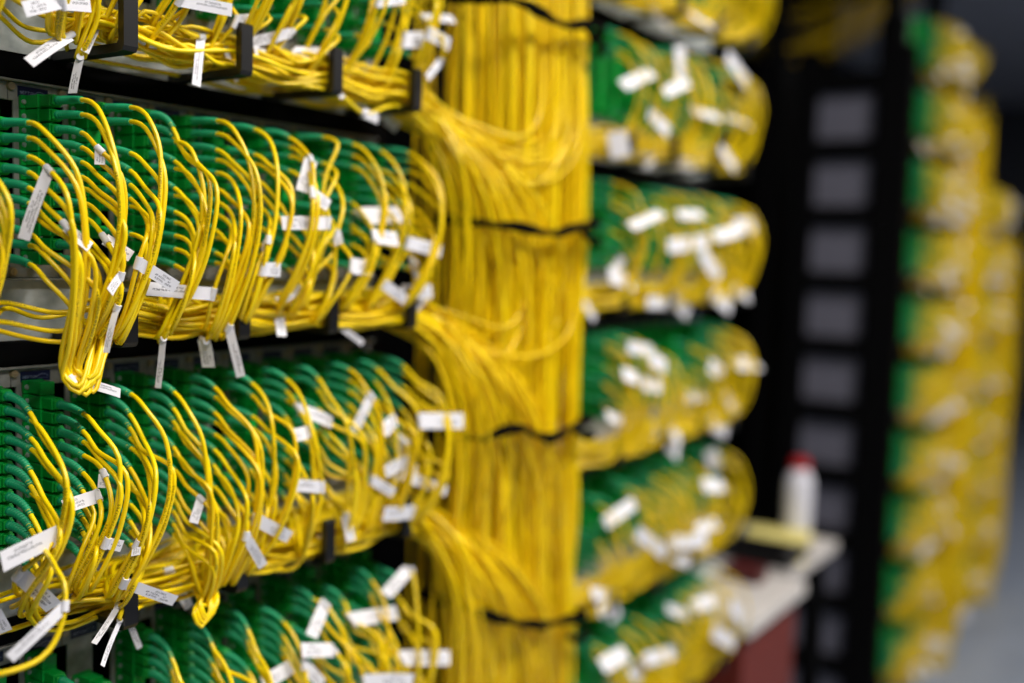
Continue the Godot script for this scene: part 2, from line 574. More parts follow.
func plan_cords() -> void:
	for r in [0, 1, 2, 3]:
		var yt := panel_y(r)
		var tray_y := yt - 0.1795        # on the arms of the hooks
		for c in range(-2, 10):
			var sc := c * COL + 0.0137
			var g := gather_point(r, c)
			var loose := rng.randf_range(0.8, 1.25)
			# cords of a column hang in two or three strands
			var strands := []
			var wander := []
			for i in 3:
				strands.append(Vector3(rng.randf_range(-0.006, 0.012), rng.randf_range(-0.006, 0.008), [-0.007, 0.006, 0.0][i] + rng.randf_range(-0.003, 0.003)))
				wander.append(Vector3(rng.randf_range(-0.004, 0.008), 0, rng.randf_range(-0.008, 0.006)))
			for k in 12:
				if not has_cord(r, c, k):
					continue
				var di: int = clampi([1, 1, 2, 3][r] + rng.randi_range(-1, 1), 0, 4)
				if r == 1 and c == 2 and k < 2:
					di = 4 - k
				if r == 1 and c <= 0:
					di = rng.randi_range(0, 1)
				var from := W(sc, yt - PORT0 - k * PORT, BOOT0)
				var tip := from + boot_axis(DROOPS[di], 1.0)
				var dirn := (boot_axis(DROOPS[di], 1.0) - boot_axis(DROOPS[di], 0.9)).normalized()
				var si := (k * 3 / 12 + int(rng.randf() < 0.25)) % (3 if c < 4 else 2)
				var st: Vector3 = strands[si]
				var wa: Vector3 = wander[si]
				var jit := Vector3(rng.randf_range(-0.0025, 0.0025), rng.randf_range(-0.004, 0.004), rng.randf_range(-0.0025, 0.0025))
				var gp := g + Vector3(st.x * 0.5, st.y, st.z * 0.6) + jit
				var ytop := yt - PORT0
				var p := [tip - dirn * 0.004, tip + dirn * 0.006, tip + dirn * 0.016 + Vector3(0.001, -0.004, 0)]
				var y := tip.y - rng.randf_range(0.024, 0.036)
				while y > gp.y + 0.016:
					var u := clampf((ytop - y) / (ytop - gp.y), 0.0, 1.0)
					var hh := tip.x + 0.017 + st.x * 0.6 + (0.016 * loose + wa.x) * sin(PI * u) + (gp.x - tip.x - 0.017) * u * u
					var zz := lerpf(tip.z + st.z * 0.7, gp.z, pow(u, 1.4)) + wa.z * sin(PI * u)
					p.append(Vector3(hh + jit.x + rng.randf_range(-0.0004, 0.0004), y, zz + jit.z + rng.randf_range(-0.0004, 0.0004)))
					y -= rng.randf_range(0.030, 0.044)
				p.append(gp)
				# into the tray and along it towards the trunk
				var lane_h := rng.randf_range(0.012, 0.072)
				var lane_y := rng.randf_range(0.004, 0.030)
				var s_in := -gp.z + rng.randf_range(0.014, 0.030)
				if r == 1 and c == -1:          # this strand hangs below the tray and comes back up
					p.append(W(-gp.z + 0.006, gp.y - 0.010 + rng.randf_range(-0.004, 0.004), 0.088))
					p.append(W(-gp.z + 0.020, gp.y + 0.012, 0.080))
					s_in = -gp.z + 0.045
				if r == 2 and c == 2 and k in [0, 3, 6, 8]:
					var low := px(198.0 + k * 0.9, 628.0 - k, 0.092)
					p.append(low + Vector3(0, 0.012, 0.004))
					p.append(low + Vector3(0, 0.0, -0.003))
					p.append(low + Vector3(0, 0.010, -0.011))
					s_in = -low.z + 0.03
				if r == 2 and c == -1 and k == 9:  # one long slack cord swings out in front of the rack
					p = [tip - dirn * 0.004, tip + dirn * 0.008, px(47, 552, 0.105), px(62, 569, 0.125), px(76, 584, 0.135), px(80, 606, 0.14), px(70, 632, 0.14), px(44, 658, 0.14), px(4, 673, 0.135), px(-30, 676, 0.12), px(-60, 660, 0.10)]
					s_in = 9.0
					cords.append({"r": r, "n": c, "k": k, "d": di, "from": from, "ctrl": p, "front": 99})
					continue
				var front := p.size()
				if s_in < 0.36:
					p.append(W(s_in, tray_y + lane_y + 0.004, lerpf(lane_h, 0.065, 0.5)))
				var prev := s_in
				for hk in HOOKS:
					if hk < s_in + 0.02:
						continue
					var mid: float = (prev + hk) * 0.5
					if hk - prev > 0.04:
						p.append(W(mid, tray_y + lane_y - 0.005 * rng.randf() - 0.001, lane_h + rng.randf_range(-0.004, 0.004)))
					lane_h = clampf(lane_h + rng.randf_range(-0.012, 0.012), 0.010, 0.073)
					lane_y = clampf(lane_y + rng.randf_range(-0.008, 0.008), 0.003, 0.031)
					p.append(W(hk, tray_y + lane_y, lane_h))
					prev = hk
				var lane := rng.randf()
				p.append_array(trunk_run(r, tray_y + lane_y, lane, (r <= 1 and rng.randf() < (0.30 if r == 0 else 0.08))))
				cords.append({"r": r, "n": c, "k": k, "d": di, "from": from, "ctrl": p, "front": front})
	for cd in cords:
		cd.pts = smooth(cd.ctrl, 0.007, 9)
		cd.flags = []

# [wrap x, wrap y, free x, free y, width] in pixels of the photograph
const FLAGS := [
	[60, 1, 26, 9, 15], [63, 2, 92, 4, 16], [69, 36, 32, 57, 12], [80, 58, 71, 92, 10], [100, 18, 86, 50, 8], [201, 37, 196, 86, 9], [180, 0, 230, 10, 13], [236, 22, 262, 20, 14],
	[291, 33, 250, 43, 10], [282, 43, 251, 51, 9], [224, 46, 238, 82, 5], [296, 52, 350, 52, 11], [378, 3, 410, -2, 9], [424, 18, 456, 17, 10], [404, 40, 421, 40, 16], [428, 33, 453, 45, 13],
	[364, 113, 379, 119, 10], [386, 117, 399, 127, 14], [331, 82, 343, 98, 6], [440, 62, 427, 78, 8],
	[49, 170, 20, 236, 12], [100, 150, 100, 165, 10], [105, 239, 131, 257, 14], [138, 263, 180, 289, 13], [213, 294, 148, 289, 13], [66, 226, 88, 248, 13], [121, 276, 107, 293, 9], [117, 308, 103, 350, 7],
	[163, 340, 159, 388, 7], [204, 340, 210, 366, 14], [229, 328, 241, 377, 9], [311, 160, 303, 190, 13], [328, 223, 282, 223, 13], [312, 193, 328, 206, 13], [268, 240, 266, 252, 9], [263, 269, 279, 270, 14],
	[278, 300, 280, 337, 10], [288, 297, 302, 288, 9], [362, 216, 405, 214, 20], [374, 236, 396, 240, 15], [408, 243, 448, 252, 13], [352, 266, 373, 268, 16], [402, 292, 427, 292, 14], [337, 234, 340, 246, 9], [330, 320, 367, 345, 6], [413, 262, 420, 282, 12],
	[72, 380, 127, 392, 10], [104, 474, 103, 488, 10], [98, 496, 64, 507, 14], [201, 499, 194, 522, 9], [60, 534, 0, 562, 20], [19, 574, 54, 606, 18], [65, 606, 14, 658, 11], [106, 543, 122, 546, 12], [137, 544, 136, 556, 9],
	[124, 583, 176, 602, 12], [168, 570, 188, 606, 10], [119, 605, 95, 645, 6], [121, 620, 98, 666, 5], [125, 610, 138, 646, 6], [-6, 612, 5, 632, 14], [255, 519, 294, 540, 13], [246, 536, 263, 566, 10],
	[290, 668, 262, 684, 14], [326, 602, 311, 636, 12], [334, 650, 303, 650, 14], [352, 620, 400, 612, 15], [402, 658, 445, 658, 15], [409, 564, 388, 587, 12], [364, 681, 406, 678, 13], [412, 512, 390, 516, 14], [346, 516, 351, 541, 9],
	[326, 525, 308, 561, 6], [304, 664, 321, 684, 12], [299, 409, 336, 422, 13], [371, 396, 355, 431, 9], [309, 432, 290, 437, 13], [420, 421, 457, 421, 16], [394, 421, 382, 432, 13], [403, 440, 405, 456, 13], [392, 470, 438, 490, 11], [322, 487, 300, 486, 12],
	[405, 462, 384, 472, 12], [396, 478, 420, 470, 10], [372, 480, 392, 492, 10], [385, 285, 405, 300, 11], [422, 300, 408, 316, 10]]

func place_flags() -> void:
	var proj := []
	for cd in cords:
		var q := PackedVector2Array()
		for p in cd.pts:
			q.append(to_px(p))
		proj.append(q)
	for f in FLAGS:
		var want := Vector2(f[0], f[1])
		var best := 1e9
		var bi := -1
		var bj := -1
		for i in cords.size():
			var cd: Dictionary = cords[i]
			if cd.flags.size() > 0:
				continue
			var q: PackedVector2Array = proj[i]
			for j in range(3, mini(q.size() - 3, 70)):
				var dd := q[j].distance_to(want)
				if dd > 40.0:
					continue
				var cost: float = dd - 240.0 * cd.pts[j].x
				if cost < best:
					best = cost
					bi = i
					bj = j
		if bi < 0:
			continue
		var cd: Dictionary = cords[bi]
		var p: Vector3 = cd.pts[bj]
		var h := maxf(p.x, 0.03)
		var goal := px(f[0], f[1], h)
		var shift := goal - p
		if shift.length() > 0.022:
			shift = shift.normalized() * 0.022
		var run := PackedFloat32Array()
		var acc := 0.0
		for j in cd.pts.size():
			if j:
				acc += cd.pts[j].distance_to(cd.pts[j - 1])
			run.append(acc)
		var pts: PackedVector3Array = cd.pts
		for j in pts.size():
			var u: float = (run[j] - run[bj]) / 0.028
			var fade := clampf(run[j] / 0.02, 0.0, 1.0)
			pts[j] += shift * exp(-u * u) * fade
		cd.pts = pts
		var q2 := PackedVector2Array()
		for pp in pts:
			q2.append(to_px(pp))
		proj[bi] = q2
		var at := pts[bj]
		var tg := (pts[bj + 1] - pts[bj - 1]).normalized()
		var off := to_px(at) - want
		var fr := px(f[2] + off.x, f[3] + off.y, at.x + rng.randf_range(-0.004, 0.008))
		var depth := (at - eye).dot(ax_f)
		cd.flags.append([at, tg, fr, maxf(f[4] * depth / focal, 0.0035)])

const ORD := ["first", "second", "third", "fourth", "fifth", "sixth", "seventh", "eighth", "ninth", "tenth", "eleventh", "twelfth"]
const PANEL := {0: "highest", 1: "second-highest", 2: "third-highest", 3: "lowest"}

func build_cords(cm: Dictionary) -> void:
	var single := 0
	var rest := MB.new()
	var rest_f := MB.new()
	var rc := []
	var rb := [[], [], [], [], []]
	var chosen := {}
	for i in cords.size():
		if cords[i].flags.size():
			chosen[i] = true
	for c in range(-2, 10):
		for r in [1, 2, 3, 0]:
			for i in cords.size():
				if cords[i].r == r and cords[i].n == c and chosen.size() < 300 and (r in [1, 2] or r == 3 and cords[i].k < 7):
					chosen[i] = true
	for i in cords.size():
			var cd: Dictionary = cords[i]
			var mine := chosen.has(i)
			var rad: float = 0.00168
			if mine:
				single += 1
				var lab := "yellow patch cord in %s port down, %s column from the trunk, %s panel" % [ORD[cd.k], ORD[9 - cd.n], PANEL[cd.r]]
				var t := thing("fibre_patch_cable", lab, "patch cord", cd.from, "yellow patch cords of the %s panel" % PANEL[cd.r])
				var o := obj("connector", cm.connector, t)
				o.position = Vector3(-BOOT0, 0, 0)
				obj("boot", cm.boot[cd.d], t)
				var b := MB.new()
				var loc := PackedVector3Array()
				for p in cd.pts:
					loc.append(p - cd.from)
				b.tube(loc, rad, 8)
				var which := rng.randi() % 10
				obj("cable", b.commit(M["yellow_jacket_%d" % (which % 3)] if which < 6 else M.yellow_jacket_printed), t)
				for f in cd.flags:
					var fo := obj("label_flag", flag_mesh(f[0] - cd.from, f[1], f[2] - cd.from, f[3], M["label_paper_%d" % (rng.randi() % 4)]), t)
					fo.set_meta("label", "white printed paper flag")
			else:
				rest.tube(cd.pts, rad, 6, PackedFloat32Array(), 0.12, false)
				rc.append(Transform3D(Basis(), cd.from - Vector3(BOOT0, 0, 0)))
				rb[cd.d].append(Transform3D(Basis(), cd.from))
	print("single cords ", single, " rest ", rc.size())
	var st := thing("patch_cable_mass", "remaining yellow patch cords with green boots crowding the rack before the trunk", "patch cords")
	st.set_meta("kind", "stuff")
	obj("cables", rest.commit(M.yellow_jacket_0), st)
	multi("connectors", cm.connector, rc, st)
	for i in 5:
		if rb[i].size():
			multi("boots", cm.boot[i], rb[i], st)

func multi(called: String, mesh: Mesh, where: Array, parent: Node) -> MultiMeshInstance3D:
	var mm := MultiMesh.new()
	mm.transform_format = MultiMesh.TRANSFORM_3D
	mm.mesh = mesh
	mm.instance_count = where.size()
	for i in where.size():
		mm.set_instance_transform(i, where[i])
	var o := MultiMeshInstance3D.new()
	o.multimesh = mm
	o.name = called
	o.set_meta("kind", "stuff")
	parent.add_child(o, true)
	return o

func build_tray(r: int, s0: float, hooks: Array, label: String, group: String) -> void:
	var y := panel_y(r) - 0.138
	var t := thing("cable_tray", label, "cable tray", W(s0, y, 0), group)
	var b := MB.new()
	b.box(Vector3(-0.004, -0.0215, -0.2256), Vector3(0.002, 0.043, 0.451), 0.0004)
	obj("back_plate", b.commit(M.galvanised_sheet), t)
	var k := MB.new()
	k.box(Vector3(-0.006, -0.0515, -0.2256), Vector3(0.016, 0.0175, 0.451), 0.0008)
	obj("cross_bar", k.commit(M.black_steel), t)
	for hs in hooks:
		var z: float = -(hs - s0)
		var hb := MB.new()      # an arm out of the rack with an upturned lip
		var prof := [Vector2(-0.002, -0.0435), Vector2(0.076, -0.0435), Vector2(0.0815, -0.0425), Vector2(0.0835, -0.0395), Vector2(0.0835, -0.006), Vector2(0.082, -0.0045), Vector2(0.0785, -0.0045), Vector2(0.0772, -0.006), Vector2(0.0772, -0.0355), Vector2(0.0755, -0.0375), Vector2(-0.002, -0.0375)]
		var w := 0.0055
		var n := prof.size()
		var mid := Vector2(0.078, -0.040)
		for i in n:
			var a: Vector2 = prof[i]
			var c: Vector2 = prof[(i + 1) % n]
			var e := Vector2(c.y - a.y, a.x - c.x)
			hb.quad(Vector3(a.x, a.y, z - w), Vector3(c.x, c.y, z - w), Vector3(c.x, c.y, z + w), Vector3(a.x, a.y, z + w), Vector3(e.x, e.y, 0))
		for sd in [-1.0, 1.0]:
			for q in [[0, 1, 9, 10], [1, 2, 3, 9], [9, 3, 8, 9], [3, 4, 7, 8], [4, 5, 6, 7]]:
				var pp := []
				for i in q:
					pp.append(Vector3(prof[i].x, prof[i].y, z + w * sd))
				if q[0] == q[3]:
					hb.tri(pp[0], pp[1], pp[2], Vector3(0, 0, sd))
				else:
					hb.quad(pp[0], pp[1], pp[2], pp[3], Vector3(0, 0, sd))
		obj("hook", hb.commit(M.black_plastic), t)

func build_frame(s0: float, label: String, height := 2.3, off := 0.0) -> void:
	var t := thing("open_rack", label, "rack", W(s0, 0, -0.02 + off))
	for z in [0.018, -0.472]:
		obj("post", bx(Vector3(-0.02, height / 2, z), Vector3(0.05, height, 0.030), M.black_steel, 0.002), t)
		obj("post", bx(Vector3(-0.36, height / 2, z), Vector3(0.05, height, 0.030), M.black_steel, 0.002), t)
		obj("foot_rail", bx(Vector3(-0.19, 0.03, z), Vector3(0.42, 0.06, 0.034), M.black_steel, 0.002), t)
	obj("top_rail", bx(Vector3(-0.02, height - 0.03, -0.227), Vector3(0.048, 0.06, 0.46), M.black_steel, 0.002), t)
	obj("foot_plinth", bx(Vector3(-0.02, 0.05, -0.227), Vector3(0.046, 0.10, 0.46), M.black_steel, 0.002), t)
	obj("back_cover", bx(Vector3(-0.37, height / 2, -0.227), Vector3(0.004, height - 0.1, 0.46), M.black_steel, 0.001), t)

func lean(s: float, y: float) -> float:     # the trunk tapers a little towards the top
	return s - 0.020 * clampf((y - 0.75) / 0.85, 0.0, 1.4) * clampf((s - 0.40) / 0.26, 0.0, 1.0)

func build_trunk() -> void:
	# cables of the higher racks run straight down beside the fanned ones
	var lay := []
	for i in 58:
		lay.append([0.478 + 0.186 * (i + rng.randf_range(-0.8, 0.8)) / 57.0, 0.082 + rng.randf_range(-0.014, 0.014)])
	for i in 60:
		lay.append([0.440 + 0.222 * (i + rng.randf_range(-0.4, 0.4)) / 59.0, 0.054 + rng.randf_range(-0.010, 0.008)])
	for i in 34:
		lay.append([0.415 + 0.245 * (i + rng.randf_range(-0.4, 0.4)) / 33.0, 0.024 + rng.randf_range(-0.010, 0.010)])
	for i in 20:    # the side that faces along the aisle
		lay.append([0.664 + rng.randf_range(-0.004, 0.003), -0.03 + 0.11 * i / 19.0])
	for a in lay:
		var c := []
		var y := 2.15
		var s: float = a[0]
		var h: float = a[1]
		var drift := rng.randf_range(-0.010, 0.010)
		while y > 0.5:
			c.append(W(lean(minf(s + drift * (y - 1.3) + rng.randf_range(-0.0035, 0.0035), 0.668), y), y, h + rng.randf_range(-0.005, 0.005)))
			y -= rng.randf_range(0.09, 0.15)
		var b := MB.new()
		b.tube(smooth(c, 0.02, 5), 0.00165, 6)
		var o := obj("trunk_cable", b.commit(M["yellow_jacket_%d" % (rng.randi() % 3)]))
		tag(o, "yellow cable running straight down in the tied trunk between the racks", "cable", "straight cables of the tied trunk")
	# hook-and-loop ties
	var names := ["top", "second", "third", "bottom"]
	var at := [[1.603, 1.600], [1.385, 1.382], [1.158, 1.166], [0.915, 0.985]]
	for i in 4:
		var yr: float = at[i][0]
		var yl: float = at[i][1]
		var p := [W(0.46, yl, -0.02), W(0.432, yl, 0.03), W(0.436, yl - 0.004, 0.100), W(0.47, lerpf(yl, yr, 0.2) - 0.006, 0.1155), W(0.54, lerpf(yl, yr, 0.45) - 0.012, 0.117), W(0.60, lerpf(yl, yr, 0.75) - 0.002, 0.115), W(0.645, yr + 0.003, 0.109), W(0.672, yr - 0.004, 0.085), W(0.676, yr - 0.010, 0.0), W(0.66, yr - 0.008, -0.04)]
		if i == 2:
			p[3] = W(0.47, yl + 0.004, 0.115)
		var t := thing("cable_tie", "black hook-and-loop tie round the yellow cable trunk, %s one" % names[i], "cable tie", Vector3.ZERO, "ties of the cable trunk")
		for j in p.size():
			p[j].z = -lean(-p[j].z, yr)
		var sp := smooth(p, 0.01, 12)
		for j in sp.size():
			sp[j] += Vector3(0, rng.randf_range(-0.0012, 0.0012), 0)
		var b := MB.new()
		var rad := PackedFloat32Array()
		for j in sp.size():
			rad.append(0.0045 + 0.0014 * sin(j * 0.7 + i))
		b.tube(sp, 0.0036, 8, rad)
		obj("band", b.commit(M.black_velcro), t)
		var tail := MB.new()
		tail.tube(smooth([W(lean(0.60, yr), yr - 0.006, 0.115), W(lean(0.625, yr), yr - 0.017, 0.115), W(lean(0.65, yr), yr - 0.018, 0.111), W(lean(0.674, yr), yr - 0.022, 0.09)]), 0.0042, 8)
		obj("tail", tail.commit(M.black_velcro), t)

# a rack seen out of focus: each panel joined, cords as one mass
func far_rack(s0: float, rows: Array, cm: Dictionary, am: ArrayMesh, named: String, flags: Array, leftward: bool, flag_n: int, gap := 0.4, reach := 1.0, off := 0.0) -> void:
	var ad := []
	var cables := MB.new()
	var papers := MB.new()
	var rc := []
	var rb := [[], [], [], [], []]
	var lines := []
	var number := 0
	for r in rows:
		number += 1
		var y := panel_y(r)
		var t := thing("patch_bay", "bay of green adapters, %s from top, %s" % [ORD[number - 1], named], "patch panel", W(s0, y, off), "patch panels of the " + named)
		obj("chassis", bx(Vector3(-0.05, -0.0685, -0.2256), Vector3(0.07, 0.134, 0.449), M.black_steel, 0.001), t)
		var mod := MB.new()
		var tabs := MB.new()
		ad = []
		for c in 12:
			var z := -c * COL - 0.075 * 0.0
			mod.box(Vector3(-0.001, -0.0685, z - 0.0175), Vector3(0.002, 0.135, 0.0300), 0.0003)
			tabs.box(Vector3(0.0005, -0.0066, z - 0.0200), Vector3(0.0012, 0.0076, 0.0226))
			var col_dz := rng.randf_range(-0.016, 0.012)
			var col_b := rng.randf_range(0.75, 1.25)
			var sparse: bool = c % 3 == 2 and rng.randf() < 0.7
			for k in 12:
				ad.append(Transform3D(Basis(), Vector3(0, -PORT0 - k * PORT, z - 0.0180)))
				if rng.randf() < (0.85 if sparse else gap + (0.2 if leftward and number < 3 else 0.0)):
					continue
				var di: int = rng.randi_range(0, 3)
				var from := W(s0 - z + 0.0180, y - PORT0 - k * PORT, BOOT0 + off)
				rc.append(Transform3D(Basis(), from - Vector3(BOOT0, 0, 0)))
				rb[di].append(Transform3D(Basis(), from))
				var tip := from + boot_axis(DROOPS[di], 1.0)
				var yt := y - 0.175 + rng.randf_range(0, 0.03)
				var far := (tip.y - yt) / 0.15
				var b := (0.012 + 0.055 * far * col_b * rng.randf_range(0.85, 1.15)) * reach
				var dz := col_dz + rng.randf_range(-0.003, 0.003)
				var p := [tip + Vector3(-0.004, 0.001, 0), tip + Vector3(0.005, -0.002, 0)]
				p.append(tip + Vector3(b * 0.6, -0.012, dz * 0.2))
				p.append(tip.lerp(Vector3(tip.x, yt, tip.z), 0.4) + Vector3(b, 0, dz * 0.6))
				p.append(tip.lerp(Vector3(tip.x, yt, tip.z), 0.78) + Vector3(b * 0.75, 0, dz))
				var sd := 1.0 if leftward else -1.0
				p.append(Vector3(off + 0.075, yt + 0.002, tip.z + dz + sd * 0.012))
				p.append(Vector3(off + rng.randf_range(0.02, 0.06), yt, tip.z + sd * 0.05))
				var zend := -s0 + 0.055 if leftward else -s0 - 0.49
				if (zend - p[-1].z) * sd > 0.05:
					p.append(Vector3(off + rng.randf_range(0.02, 0.06), yt - 0.004, (zend + p[-1].z) * 0.5))
				if leftward:
					p.append(Vector3(off + 0.03, yt - 0.012, maxf(zend, p[-1].z + 0.01)))
				else:
					var st := rng.randf_range(0.51, 0.72)
					var ht := rng.randf_range(0.02, 0.11)
					p.append(Vector3(off + 0.05, yt - 0.02, -s0 - 0.49))
					p.append(Vector3(off + ht + 0.01, yt - 0.09, -s0 - lerpf(0.49, st, 0.7)))
					p.append(Vector3(off + ht, yt - 0.20, -s0 - st))
					p.append(Vector3(off + ht, yt - 0.45, -s0 - st + rng.randf_range(-0.01, 0.01)))
				lines.append(smooth(p, 0.012, 6))
		obj("modules", mod.commit(M.module_grey), t)
		obj("name_plates", tabs.commit(M.blue_plastic), t)
		multi("adapters", am, ad, t)
	var taken := {}
	for f in flags:
		var want := Vector2(f[0], f[1])
		var best := 1e9
		var bi := -1
		var bj := -1
		for i in lines.size():
			if taken.has(i):
				continue
			var q: PackedVector3Array = lines[i]
			for j in range(3, mini(q.size() - 3, 26), 2):
				var cost := to_px(q[j]).distance_to(want) - 150.0 * q[j].x
				if cost < best:
					best = cost
					bi = i
					bj = j
		if bi < 0 or best > 30.0:
			continue
		taken[bi] = true
		var at: Vector3 = lines[bi][bj]
		var o: Vector2 = Vector2.from_angle(deg_to_rad(f[2])) * (f[3] * 0.5)
		var c := to_px(at)
		add_flag(papers, px(c.x - o.x, c.y - o.y, at.x), px(c.x + o.x, c.y + o.y, at.x + 0.004), (at - eye).dot(ax_f) * f[4] / focal)
	for i in flag_n:
		var q: PackedVector3Array = lines[rng.randi() % lines.size()]
		var at := q[rng.randi_range(6, mini(20, q.size() - 2))]
		var d := Vector3(rng.randf_range(0.0, 1.0), rng.randf_range(-1, 0.5), rng.randf_range(-0.8, 0.8)).normalized()
		add_flag(papers, at, at + d * rng.randf_range(0.03, 0.045), rng.randf_range(0.011, 0.015))
	if not leftward:      # the straight cables of this rack's own trunk
		for i in 90:
			var s := s0 + 0.50 + rng.randf() * 0.22
			var h := rng.randf_range(0.03, 0.125)
			var top := panel_y(rows[0]) + rng.randf_range(-0.75, -0.15)
			var c := []
			while top > 0.02:
				c.append(W(s + rng.randf_range(-0.006, 0.006), top, off + h + rng.randf_range(-0.006, 0.006)))
				top -= 0.25
			lines.append(smooth(c, 0.03, 4))
	for l in lines:
		cables.tube(l, 0.0016, 5, PackedFloat32Array(), 0.12, false)
	var st := thing("patch_cable_mass", "looping yellow patch cords with white flags, %s" % named, "patch cords")
	st.set_meta("kind", "stuff")
	obj("cables", cables.commit(M.yellow_jacket_0), st)
	if papers.v.size():
		obj("label_flags", papers.commit(M.label_plain), st)
	multi("connectors", cm.connector, rc, st)
	for i in 5:
		if rb[i].size():
			multi("boots", cm.boot[i], rb[i], st)

func add_flag(b: MB, at: Vector3, free: Vector3, width: float) -> void:
	var a := (free - at).normalized()
	var nn := Vector3(0.8, 0.35, 0.5) + Vector3(rng.randf_range(-0.4, 0.4), rng.randf_range(-0.4, 0.4), rng.randf_range(-0.4, 0.4))
	var wd := a.cross(nn).normalized() * width * 0.5
	nn = a.cross(wd).normalized()
	if nn.x < 0.0:
		nn = -nn
	for s in [1.0, -1.0]:
		var o: Vector3 = nn * 0.0002 * s
		b.quad(at - wd + o, free - wd + o, free + wd + o, at + wd + o, nn * s)

const FLAGS2 := [   # second rack: [x, y, angle, length, width] in pixels
	[612, 8, 60, 22, 9], [624, 80, -25, 32, 14], [681, 90, -25, 26, 11], [655, 127, 45, 28, 12], [708, 118, 15, 28, 11], [738, 121, 20, 26, 10], [730, 162, 55, 26, 10], [615, 150, 80, 26, 20], [650, 157, 70, 20, 16], [683, 162, 10, 24, 14],
	[598, 161, 10, 22, 12], [685, 50, 85, 34, 13], [730, 62, 55, 34, 13], [664, 33, 50, 20, 11], [745, 52, 50, 20, 9], [700, 20, 30, 26, 10], [655, 12, 60, 20, 12],
	[648, 222, -25, 34, 12], [690, 240, -8, 40, 14], [683, 214, 0, 24, 10], [746, 225, 0, 20, 14], [702, 262, 60, 24, 14], [718, 270, 80, 20, 12], [741, 290, 30, 18, 14], [682, 306, 45, 30, 14], [656, 308, 0, 20, 12], [615, 282, 20, 26, 16], [594, 312, 60, 20, 12], [722, 312, 40, 24, 14], [600, 262, -60, 20, 9], [727, 235, -15, 26, 12],
	[664, 366, 30, 18, 15], [652, 386, 10, 18, 16], [744, 364, 0, 22, 18], [632, 373, 20, 16, 14], [710, 370, 40, 16, 14], [676, 430, 60, 22, 16], [665, 452, 45, 34, 14], [700, 450, 70, 20, 14], [722, 433, 30, 20, 16], [606, 434, -20, 26, 14], [612, 416, 20, 22, 12], [652, 345, 10, 24, 12], [730, 405, 60, 24, 12], [695, 395, 0, 24, 10],
	[620, 510, -35, 36, 13], [650, 545, 38, 36, 13], [690, 540, -5, 36, 14], [706, 528, -20, 22, 12], [715, 492, 0, 20, 14], [680, 562, 20, 18, 12], [612, 610, 70, 26, 16], [600, 604, 80, 24, 16], [596, 590, 0, 18, 12],
	[735, 610, 60, 22, 14], [662, 655, -15, 30, 13], [608, 655, -30, 28, 16], [640, 672, -50, 20, 14], [722, 640, 30, 24, 14], [672, 612, 20, 22, 10], [700, 600, -20, 24, 12]]

# ---------------------------------------------------------------- surroundings
func ceiling_lamp(s: float, x: float, watts: float, label: String) -> void:
	var t := thing("ceiling_lamp", label, "lamp", W(s, 2.9, x), "panel lamps over the aisle")
	obj("frame", bx(Vector3(0, -0.015, 0), Vector3(0.36, 0.03, 1.24), M.lamp_frame, 0.004), t)
	obj("diffuser", bx(Vector3(0, -0.032, 0), Vector3(0.30, 0.006, 1.18), M.lamp_diffuser, 0.002), t)
	var l := AreaLight3D.new()
	l.name = "lamp_light"
	l.area_size = Vector2(0.30, 1.18)
	l.area_normalize_energy = true
	l.light_energy = watts
	l.light_color = Color(1.0, 0.975, 0.95)
	l.shadow_enabled = true
	l.area_range = 14.0
	l.area_attenuation = 2.0
	t.add_child(l)
	l.position = Vector3(0, -0.04, 0)
	l.rotation = Vector3(-PI / 2, 0, 0)

func surroundings() -> void:
	structure("floor", bx(Vector3(1.3, -0.05, -4.0), Vector3(6.2, 0.1, 13.0), M.floor_vinyl), "pale grey vinyl floor of the aisle", "floor")
	structure("ceiling", bx(Vector3(1.3, 2.95, -4.0), Vector3(6.2, 0.1, 13.0), M.ceiling_tile), "grey ceiling over the aisle", "ceiling")
	structure("wall_right", bx(Vector3(4.05, 1.45, -4.0), Vector3(0.1, 3.0, 13.0), M.wall_paint), "grey painted wall along the aisle", "wall")
	structure("wall_left", bx(Vector3(-1.75, 1.45, -4.0), Vector3(0.1, 3.0, 13.0), M.wall_paint), "grey painted wall behind the racks", "wall")
	structure("wall_back", bx(Vector3(1.3, 1.45, -10.45), Vector3(6.2, 3.0, 0.1), M.wall_paint), "grey painted wall at the end of the aisle", "wall")
	structure("wall_front", bx(Vector3(1.3, 1.45, 2.45), Vector3(6.2, 3.0, 0.1), M.wall_paint), "grey painted wall at the head of the aisle", "wall")

func black_cabinets() -> void:
	for i in 3:
		var t := thing("equipment_cabinet", "tall matt black equipment cabinet standing behind the far rack", "cabinet", W(2.75 + i * 0.62, 0, -0.70), "black cabinets behind the far rack")
		obj("body", bx(Vector3(-0.30, 1.1, 0), Vector3(0.6, 2.2, 0.60), M.cabinet_black, 0.004), t)
		var d := obj("door", bx(Vector3(0.012, 1.1, 0), Vector3(0.02, 2.12, 0.56), M.cabinet_black, 0.004), t)
		obj("handle", bx(Vector3(0.03, 1.1, 0.24), Vector3(0.018, 0.16, 0.025), M.black_plastic, 0.004), d)

func side_frame(s: float) -> void:
	# the end of the next rack row: black ladder frame with grey cover sheets between its rungs
	var t := thing("rack_ladder", "black ladder-like rack end with grey sheets between its rungs", "rack end", W(s, 0, -0.195))
	for x: float in [-0.115, 0.135]:
		obj("upright", bx(Vector3(x, 0.98, 0), Vector3(0.06 if x < 0 else 0.10, 1.96, 0.05), M.black_steel, 0.003), t)
	for i in 10:
		var y := 0.156 + i * 0.19
		obj("rung", bx(Vector3(0.0, y, 0), Vector3(0.20, 0.056, 0.044), M.black_steel, 0.003), t)
		obj("cover_sheet", bx(Vector3(0.0, y - 0.095, -0.012), Vector3(0.20, 0.136, 0.004), M.side_panel_grey, 0.001), t)

